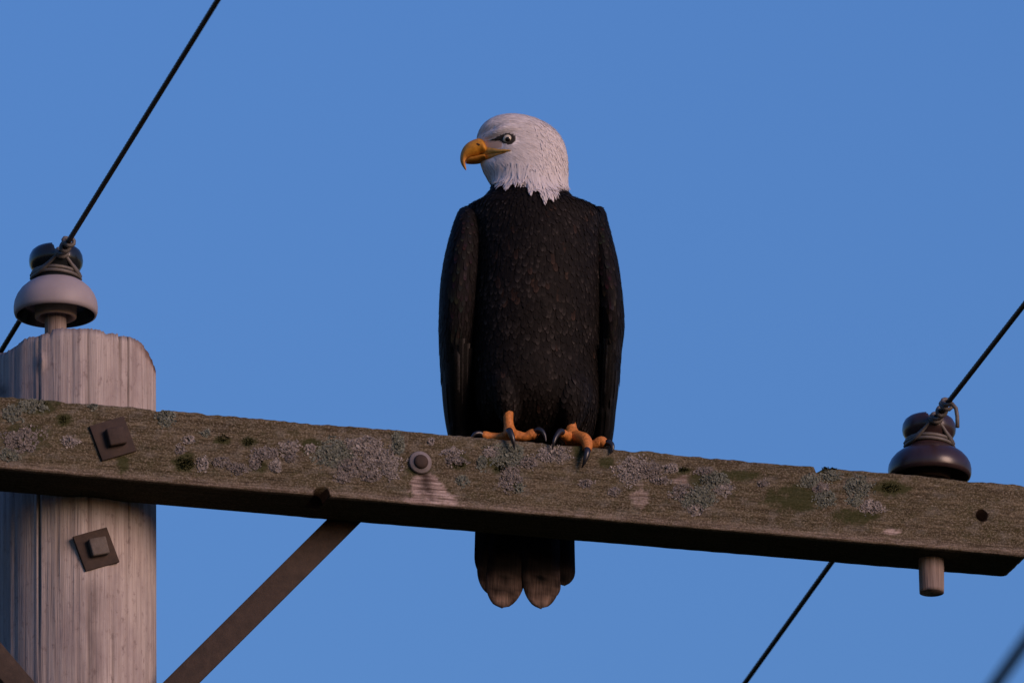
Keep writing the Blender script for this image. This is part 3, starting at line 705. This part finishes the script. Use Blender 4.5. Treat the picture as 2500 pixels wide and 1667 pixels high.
rb = random.Random(3); btree = tree_of(bme)
pl = MB()
for c, n in samples(bme, lambda c: 0.0052 if c.z > 0.33 else 0.0060, rb, lambda c, n: EPX(c)[1] > interp(hem, EPX(c)[0]) - 5 and c.z > -0.02):
    px, py = EPX(c); L = lerp(0.012, 0.018, sstep(480, 640, py)) * rb.uniform(0.8, 1.25); W = L * rb.uniform(0.34, 0.50)
    if py > 960: L *= 0.8; W *= 0.7
    d = Vector((rb.gauss(0, 0.10), 0.1, -1))
    if py < 540: d.x += (px - 1290) * 0.006
    v = rb.uniform(0.7, 1.35); base = [0.0080 * v, 0.0064 * v, 0.0058 * v]
    tipk = rb.random() ** 2.2; chest = math.exp(-((px - 1300) / 110) ** 2 - ((py - 640) / 120) ** 2)
    tipk *= 0.35 + 0.65 * sstep(0.0, 0.25, fn(px * .012, py * .012, 8) + 0.12); tip = [0.0085 + 0.055 * tipk, 0.007 + 0.047 * tipk, 0.0065 + 0.042 * tipk]
    if rb.random() < 0.07 * chest + 0.008: base = [0.022, 0.0125, 0.009]; tip = [0.055, 0.034, 0.026]
    feather(pl, btree, c, n, d, L, W, 0.0005, rb.uniform(0.0009, 0.0024), base, tip, 0.07)
props(pl.obj('body_plumage', M['feather'], eagle), kind='stuff')

hd = MB(); rh = random.Random(5)
def in_face(px, py): return inside(lore, px, py) or inside(eyemask, px, py) or inside(gapem, px, py)
STH = [(0, .7), (.4, 1.0), (.75, .7), (1.0, .06)]
for c, n in samples(bme, lambda c: 0.0021, rh, lambda c, n: EPX(c)[1] < interp(hem, EPX(c)[0]) - 4):
    px, py = EPX(c)
    front = c.y < -0.012
    if front and in_face(px, py): continue
    if px < 1182 and 342 < py < 400: continue
    hb = interp(hem, px)
    back = sstep(1190, 1370, px); low = sstep(330, 450, py)
    d = Vector((0.9 * (1 - low * 0.75) + 0.25 * back, 0.0, -0.10 - 0.55 * back - 1.1 * low)) + Vector((rh.gauss(0, .12), rh.gauss(0, .12), rh.gauss(0, .12)))
    if px < 1200 and py < 340: d = Vector((0.8, 0, 0.55)) + Vector((rh.gauss(0, .12),) * 3)
    if c.y > 0.0: d.y += 0.15
    L = lerp(0.007, 0.021, max(back * 0.75, low)) * rh.uniform(0.8, 1.3)
    dist = (hb - py) * 0.655e-3 / 0.945
    tx, ty = EPX(c + d.normalized() * L)
    if front and in_face(tx, ty): L *= 0.45
    if low > 0.6: L = min(L, max(0.006, dist * 1.02))
    W = lerp(0.0019, 0.0034, low) * rh.uniform(0.8, 1.3)
    v = rh.uniform(0.86, 1.06); gr = rh.random() < 0.12
    col = [WHITE[0] * v * (0.82 if gr else 1), WHITE[1] * v * (0.82 if gr else 1), WHITE[2] * v * (0.82 if gr else 1)]
    lift = 0.0007 + 0.0012 * back * rh.random() ** 3 + (0.0006 if low > 0.5 else 0)
    feather(hd, btree, c, n, d, L, W, 0.0004, lift * rh.uniform(0.6, 1.5), [x * 0.97 for x in col], col, 0.04, STH, 0.2)
# long pointed tufts along the hem of the white hood
for tx, ty in hem_tips:
    ty += 11
    for k in range(26):
        x = tx + rh.gauss(0, 7.5) - (tx - 1285) * 0.05; y1 = ty - abs(x - tx) * 1.0 - rh.random() ** 1.5 * 16; L = rh.uniform(0.020, 0.036); y0 = y1 - L * 0.945 / 0.655e-3
        x0 = x - (tx - 1270) * 0.06 + rh.gauss(0, 3)
        h = btree.ray_cast(EP(x0, y0, -0.3), (EP(x0, y0, 0.1) - EP(x0, y0, -0.3)).normalized())
        if h[0] is None: continue
        v = rh.uniform(0.9, 1.06); col = [w * v for w in WHITE]; dd = EP(lerp(x, tx, 0.5), y1, h[0].y) - h[0]
        feather(hd, btree, h[0], h[1], dd, L, rh.uniform(0.003, 0.0055), 0.0022, rh.uniform(0.0040, 0.0065), [c * 0.95 for c in col], col, 0.06, STH, 0.2)
# loose wisps along crown and nape
for c, n in samples(bme, lambda c: 0.0042, rh, lambda c, n: n.x > 0.25 and 292 < EPX(c)[1] < 440 and EPX(c)[0] > 1290):
    v = rh.uniform(0.9, 1.05); col = [w * v for w in WHITE]
    feather(hd, btree, c, n, Vector((0.35, 0, -0.9)) + Vector((rh.gauss(0, .2), rh.gauss(0, .2), rh.gauss(0, .2))), rh.uniform(0.010, 0.020), rh.uniform(0.0012, 0.0022), 0.0004, rh.uniform(0.0006, 0.0040), col, col, 0.03, STH, 0.2)
props(hd.obj('head_plumage', M['white_feather'], eagle), kind='stuff')

# ---- wings
def wing(rows, shear_y, sgn):
    m = MB(); m.add(*loft(rows_to_rings(rows, 44, 5, None, 2.2)), None)
    m.c = [(0.008, 0.007, 0.007, 1)] * len(m.v)
    o = m.obj('wing', M['feather'], eagle)
    bmw = bmesh.new(); bmw.from_mesh(o.data); bmesh.ops.recalc_face_normals(bmw, faces=bmw.faces); bmw.to_mesh(o.data); bmw.free(); t = tree_of(o.data); rnd = random.Random(11 + sgn)
    cov = MB()
    for c, n in samples(o.data, lambda c: 0.0058, rnd, lambda c, n: EPX(c)[1] < 890):
        px, py = EPX(c); k = sstep(520, 800, py); L = lerp(0.012, 0.040, k) * rnd.uniform(0.8, 1.2); W = lerp(0.0060, 0.0085, k)
        out = sstep(0.3, 1.0, -sgn * n.x if sgn < 0 else n.x)
        v = rnd.uniform(0.65, 1.35); base = [0.0085 * v, 0.0072 * v, 0.0072 * v]; tk = rnd.random() ** 3
        lead = sstep(-0.5, -0.95, n.y) * (1 - sstep(700, 860, py)) * 0.9
        tip = [0.0105 + 0.020 * tk + 0.036 * lead * rnd.random(), 0.009 + 0.018 * tk + 0.024 * lead * rnd.random(), 0.009 + 0.017 * tk + 0.020 * lead * rnd.random()]
        feather(cov, t, c, n, Vector((sgn * 0.12 + rnd.gauss(0, .07), 0.25, -1)), L, W, 0.0004, rnd.uniform(0.0008, 0.0020), base, tip, 0.04, ST, 0.35)
    props(cov.obj('covert_plumage', M['feather'], o), kind='stuff')
    q = crom([list(r) for r in rows], 4)
    for j, (u, y0) in enumerate([(0.06, 905), (0.2, 885), (0.34, 862), (0.48, 842), (0.62, 826), (0.76, 838), (0.9, 850)]):
        vs = []; cs = []; fm = MB(); i = 0
        for py in range(int(y0), 1150, 12):
            r = min(q, key=lambda a: abs(a[0] - py)); uu = u if sgn < 0 else 1 - u
            for e, w in ((-1, -0.085), (0, 0), (1, 0.085)):
                un = min(0.98, max(0.02, uu + w)); a_ = 2 * un - 1
                pxx = lerp(r[1], r[2], un); yy = r[3] - r[4] * (1 - abs(a_) ** 2.2) ** (1 / 2.2)
                p = EP(pxx, py, yy - 0.0016 - 0.0012 * (1 - abs(e)) - 0.0007 * j); vs.append(p)
                dr = fn(py * .03, j * 7 + sgn) * 0.5 + 0.7
                ed = ((0.10 if j >= 3 else 0.045) * dr if (e == (1 if sgn < 0 else -1) and py < y0 + 120 + 40 * math.sin(j * 2)) else 0.008)
                cs.append((ed, ed * 0.92, ed * 0.86, 1))
            i += 1
        fs = []
        for k in range(i - 1): a = k * 3; fs += [(a, a + 1, a + 4, a + 3), (a + 1, a + 2, a + 5, a + 4)]
        fm.add(vs, fs, cs); fm.obj('flight_feather', M['feather'], o)
    return o
lw = [(513, 1136, 1160, .020, .012), (518, 1124, 1168, .018, .030), (528, 1117, 1173, .015, .044), (545, 1110, 1176, .010, .056), (572, 1101, 1178, .004, .064), (610, 1091, 1178, -.001, .068), (660, 1081, 1175, -.003, .070), (710, 1075, 1171, -.002, .070), (760, 1073, 1167, .002, .070), (810, 1072, 1163, .010, .068),
      (860, 1074, 1160, .020, .064), (910, 1077, 1158, .032, .060), (960, 1079, 1156, .046, .054), (1010, 1084, 1153, .060, .046), (1060, 1093, 1152, .072, .038), (1110, 1108, 1156, .082, .030), (1160, 1126, 1164, .092, .020), (1200, 1142, 1168, .098, .010)]
rw = [(514, 1448, 1466, .070, .012), (519, 1440, 1475, .068, .030), (530, 1434, 1480, .064, .044), (560, 1430, 1487, .058, .058), (600, 1432, 1497, .052, .066), (650, 1438, 1509, .050, .070), (700, 1444, 1516, .050, .070), (750, 1450, 1521, .053, .070), (800, 1453, 1523, .058, .068),
      (850, 1453, 1517, .066, .064), (900, 1451, 1513, .078, .060), (950, 1449, 1510, .092, .054), (1000, 1447, 1504, .106, .046), (1050, 1444, 1499, .118, .038), (1100, 1438, 1490, .128, .030), (1150, 1428, 1472, .136, .022), (1200, 1416, 1444, .142, .010)]
wing(lw, 0, -1); wing(rw, 0, 1)

# ---- tail
def tail_feather(x0, x1, ytip, hw, yoff, tone):
    m = MB(); st = 40; vs = []; cs = []
    ytop = 1010
    for i in range(st + 1):
        t = i / st; py = lerp(ytop, ytip, 1 - (1 - t) ** 1.25); cx = lerp(x0, x1, t)
        tl = hw * (1.25 if hw < 30 else 1.65); w = hw * min(1, 0.55 + 0.8 * t) * max(0.0, 1 - max(0, (py - (ytip - tl)) / tl) ** 2.2) ** 0.55; w = max(w, 0.8)
        for e in (-1, -0.5, 0, 0.5, 1):
            px = cx + e * w; y = 0.128 + yoff + SH * ((px - 1318) * 0.655e-3) + 0.004 * e * e
            jag = (fn(px * .2, x0) * 9 + fn(px * .9, x0, 2) * 5) * sstep(0.93, 1, t)
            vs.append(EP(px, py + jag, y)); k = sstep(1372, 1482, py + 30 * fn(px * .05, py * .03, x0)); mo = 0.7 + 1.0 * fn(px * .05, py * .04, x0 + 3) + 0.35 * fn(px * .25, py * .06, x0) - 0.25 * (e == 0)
            cs.append((lerp(0.018, 0.25, k) * tone * mo, lerp(0.015, 0.170, k) * tone * mo, lerp(0.014, 0.135, k) * tone * mo, 1))  # brown mottling, with the crossarm's shade on the upper tail painted in
    fs = []
    for i in range(st):
        for j in range(4): a = i * 5 + j; fs.append((a, a + 1, a + 6, a + 5))
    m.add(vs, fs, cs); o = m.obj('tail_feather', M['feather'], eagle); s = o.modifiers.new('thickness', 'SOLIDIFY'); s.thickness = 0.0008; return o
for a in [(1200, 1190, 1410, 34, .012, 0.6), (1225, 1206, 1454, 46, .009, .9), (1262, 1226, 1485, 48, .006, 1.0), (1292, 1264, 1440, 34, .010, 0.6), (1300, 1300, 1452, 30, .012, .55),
          (1318, 1322, 1485, 46, .003, 1.0), (1330, 1342, 1462, 28, .005, 1.0), (1368, 1376, 1428, 29, .008, .6)]: tail_feather(*a)

# ---- beak
def bx(z): return 1100 + z[0] / 11.76, 310 + z[1] / 11.76
def mandible(stn, name, colf, seg=22, strip=None):
    q = crom([[*bx(a), *bx(b), h] for a, b, h in stn], 5); rings = []; cs = []
    YB = -0.020
    for ax_, ay_, bx_, by_, h in q:
        A, B = EP(ax_, ay_, YB), EP(bx_, by_, YB); c = (A + B) / 2; u = (A - B) / 2; ring = []; vd = Vector((0, -1, 0)).lerp((CL - c).normalized(), sstep(1166, 1196, ax_)).normalized()
        for k in range(seg):
            t = 2 * math.pi * k / seg; s, co = math.sin(t), math.cos(t)
            ring.append(c + u * co + vd * (h * math.copysign(abs(s) ** 0.85, s) * (1.0 - 0.25 * max(0, co)))); cs.append((*colf(*EPX(ring[-1])), 1))
        rings.append(ring)
    m = MB(); vs, fs = loft(rings); m.add(vs, fs, cs)
    if strip: m.add(*strip)
    return m.obj(name, M['beak'], eagle)
OR = (0.62, 0.27, 0.025)
def upc(px, py):
    t = sstep(1160, 1130, px) * sstep(360, 395, py); y = sstep(1185, 1215, px)
    c = [lerp(a, b, 0.6 * t) for a, b in zip(OR, (0.55, 0.26, 0.09))]; return [lerp(a, b, 0.5 * y) for a, b in zip(c, (0.62, 0.36, 0.10))]
def skin_strip(top, bot, colr, off):
    m = MB(); vs = []; cs = []; q = crom([[*bx(a), *bx(b)] for a, b in zip(top, bot)], 6); K = 5
    for ax_, ay_, cx_, cy_ in q:
        for k in range(K):
            t = k / (K - 1); X, Y = lerp(ax_, cx_, t), lerp(ay_, cy_, t); o0 = EP(X, Y, -0.3); dr = (EP(X, Y, 0.1) - o0).normalized(); h = btree.ray_cast(o0, dr)
            p = h[0] if h[0] is not None else EP(X, Y, -0.045)
            vs.append(p - dr * (off * math.sin(math.pi * (0.12 + 0.76 * t)) - 0.0003)); cs.append((*colr, 1))
    fs = [(i * K + k, i * K + k + 1, (i + 1) * K + k + 1, (i + 1) * K + k) for i in range(len(q) - 1) for k in range(K - 1)]
    return vs, fs, cs
def hy(z):
    x, y = bx(z); return -0.020 - head_y(x, y) + 0.0036
up = mandible([((1060, 540), (1080, 780), 0.012), ((1000, 460), (1020, 795), 0.0185), ((925, 378), (955, 812), 0.0208), ((840, 352), (850, 830), 0.0195), ((740, 362), (755, 860), 0.0185), ((620, 405), (650, 880), 0.0172),
               ((500, 470), (570, 895), 0.0155), ((395, 565), (510, 915), 0.0135), ((315, 700), (460, 940), 0.0110), ((277, 850), (440, 985), 0.0085), ((283, 1000), (432, 1060), 0.0062), ((330, 1110), (440, 1130), 0.0044), ((390, 1200), (452, 1205), 0.0026), ((432, 1248), (452, 1246), 0.0008)], 'upper_beak', upc, strip=skin_strip([(900, 520), (1000, 565), (1100, 592), (1250, 615), (1400, 640), (1600, 645), (1745, 668)], [(900, 822), (1000, 796), (1100, 778), (1250, 756), (1400, 742), (1600, 716), (1745, 678)], (0.62, 0.33, 0.06), 0.0034))
lo = mandible([((980, 786), (1010, 955), 0.0205), ((830, 835), (850, 1010), 0.0165), ((680, 865), (690, 1040), 0.0140), ((560, 885), (545, 1048), 0.0112), ((480, 930), (470, 1046), 0.0080), ((440, 985), (440, 1040), 0.004)], 'lower_beak', lambda x, y: (0.50, 0.20, 0.02), strip=skin_strip([(900, 830), (1000, 800), (1100, 784), (1250, 764), (1400, 750), (1580, 722)], [(900, 985), (1000, 950), (1100, 922), (1250, 858), (1400, 800), (1580, 740)], (0.52, 0.24, 0.035), 0.0022))
m = MB(); nc = bx((795, 505)); h = tree_of(up.data).ray_cast(EP(*nc, -0.3), (EP(*nc, 0.1) - EP(*nc, -0.3)).normalized())
if h[0] is not None:
    n = h[1] if h[1].dot(CL - h[0]) > 0 else -h[1]; t = (EP(nc[0] + 10, nc[1] + 5.5, 0) - EP(*nc, 0)).normalized(); t = (t - n * t.dot(n)).normalized(); s = n.cross(t)
    rings = []
    for rr, dz in ((1.0, 0.0002), (0.8, 0.0006), (0.4, 0.0004), (0.02, 0.0003)):
        rings.append([h[0] + n * dz + t * (0.0036 * rr * math.cos(a)) + s * (0.0015 * rr * math.sin(a)) for a in (2 * math.pi * k / 18 for k in range(18))])
    m.add(*loft(rings, False)); m.obj('nostril', mat_plain('nostril_dark', (0.035, 0.012, 0.006), 0.8), up)

# ---- eye
ez = (1640, 362); ex_, ey_ = bx(ez)
sy = head_y(ex_, ey_); er = 0.0086
ec = EP(ex_, ey_, sy + er - 0.0050)
m = MB(); vs, fs = lathe([(max(1e-4, er * math.sin(math.pi * k / 40)), -er * math.cos(math.pi * k / 40)) for k in range(41)], 40)
eax = (CL - ec).normalized(); qr = Vector((0, 0, -1)).rotation_difference(eax); cs = []
for v in vs:
    r = math.hypot(v.x, v.y); f = v.z < 0
    cs.append((0.006, 0.006, 0.007, 1) if f and r < 0.0043 else (0.55, 0.50, 0.38, 1) if f and r < 0.0076 else (0.03, 0.025, 0.02, 1))
m.add([ec + qr @ v for v in vs], fs, cs); m.obj('eye', M['eye'], eagle)
lid = [(1100, 392), (1200, 350), (1330, 285), (1460, 215), (1600, 180), (1740, 190), (1840, 250), (1885, 330), (1860, 420), (1780, 475), (1660, 505), (1560, 492), (1480, 440), (1440, 390), (1330, 360), (1200, 375)]
ctr = (1640, 355); m = MB(); rings = []
for f, lift in ((1.06, 0.0008), (1.0, -0.0006), (0.85, -0.0014), (0.62, -0.0012), (0.3, 0.0015), (0.05, 0.003)):
    ring = []
    for x, y in lid:
        X, Y = bx((lerp(ctr[0], x, f), lerp(ctr[1], y, f))); ring.append(EP(X, Y, head_y(X, Y) + lift - 0.0010))
    rings.append(ring)
vs, fs = loft(rings, False); m.add(vs, fs, [(0.030, 0.024, 0.016, 1)] * len(vs)); m.obj('eyelid', M['skin'], eagle)

# ---- feet
def LB(px, py, y): return W2L(BP(px, py, y))
def foot(tarsus, toes, claws):
    m = MB(); m.add(*tube([LB(*p[:3]) for p in tarsus], [p[3] for p in tarsus], 14, 4))
    for t in toes: m.add(*tube([LB(*p[:3]) for p in t], [p[3] * 0.92 for p in t], 12, 5))
    m.c = []
    for v in m.v:
        b = 0.85 + 0.3 * fn(v[0] * 300, v[1] * 300, v[2] * 300); m.c.append((0.74 * b, 0.265 * b, 0.06 * b, 1))
    o = m.obj('foot', M['scale_skin'], eagle)
    for c in claws:
        k = MB(); k.add(*tube([LB(*p[:3]) for p in c], [p[3] * 0.78 for p in c], 12, 5)); k.obj('talon', M['claw'], o)
    return o
foot([(1240, 1000, .03, .010), (1241, 1026, .03, .0078), (1243, 1044, .03, .0088), (1246, 1062, .03, .013), (1248, 1074, .03, .011)],
     [[(1246, 1062, .03, .012), (1244, 1052, .012, .0105), (1243, 1054, .000, .0095), (1243, 1062, -.004, .007)],
      [(1246, 1060, .03, .011), (1266, 1064, .026, .0088), (1284, 1066, .022, .0078), (1300, 1060, .018, .0095), (1310, 1066, .016, .0075)],
      [(1244, 1064, .034, .011), (1222, 1068, .036, .0085), (1200, 1066, .036, .0075), (1184, 1064, .034, .0085), (1176, 1066, .034, .006)],
      [(1248, 1066, .036, .012), (1254, 1078, .060, .009), (1256, 1090, .080, .008)]],
     [[(1243, 1054, .001, .0075), (1244, 1052, -.010, .0072), (1250, 1066, -.015, .0058), (1254, 1082, -.015, .0036), (1256, 1098, -.012, .0008)],
      [(1306, 1062, .017, .0068), (1312, 1050, .010, .0070), (1322, 1052, .004, .0058), (1330, 1064, .001, .0036), (1333, 1078, -.001, .0008)],
      [(1182, 1066, .034, .0062), (1172, 1058, .032, .0058), (1162, 1058, .030, .0048), (1154, 1064, .030, .003), (1150, 1070, .030, .0008)],
      [(1256, 1090, .080, .006), (1257, 1096, .100, .005), (1258, 1110, .118, .001)]])
foot([(1396, 1006, .034, .0105), (1395, 1030, .034, .0080), (1395, 1048, .034, .0095), (1398, 1066, .032, .015), (1400, 1084, .030, .012)],
     [[(1400, 1066, .030, .013), (1414, 1068, .014, .0115), (1428, 1072, .000, .0105), (1434, 1086, -.006, .0095), (1433, 1098, -.008, .0080)],
      [(1398, 1066, .032, .012), (1384, 1066, .020, .0095), (1376, 1060, .008, .0085), (1373, 1058, .000, .0068)],
      [(1402, 1070, .032, .012), (1424, 1080, .026, .0092), (1448, 1086, .018, .0085), (1468, 1078, .010, .0098), (1478, 1086, .006, .0075)],
      [(1398, 1070, .036, .012), (1396, 1082, .060, .009), (1394, 1094, .080, .008)]],
     [[(1433, 1094, -.008, .0075), (1433, 1104, -.014, .0070), (1430, 1118, -.015, .0054), (1426, 1130, -.013, .0034), (1420, 1142, -.007, .0008)],
      [(1376, 1058, .004, .0066), (1368, 1052, -.004, .0062), (1358, 1064, -.010, .0050), (1352, 1080, -.012, .0034), (1349, 1098, -.009, .0008)],
      [(1476, 1082, .008, .0072), (1486, 1080, .001, .0068), (1494, 1086, -.004, .0054), (1495, 1098, -.006, .0034), (1490, 1108, -.005, .0008)],
      [(1394, 1094, .080, .006), (1393, 1100, .100, .005), (1392, 1114, .118, .001)]])
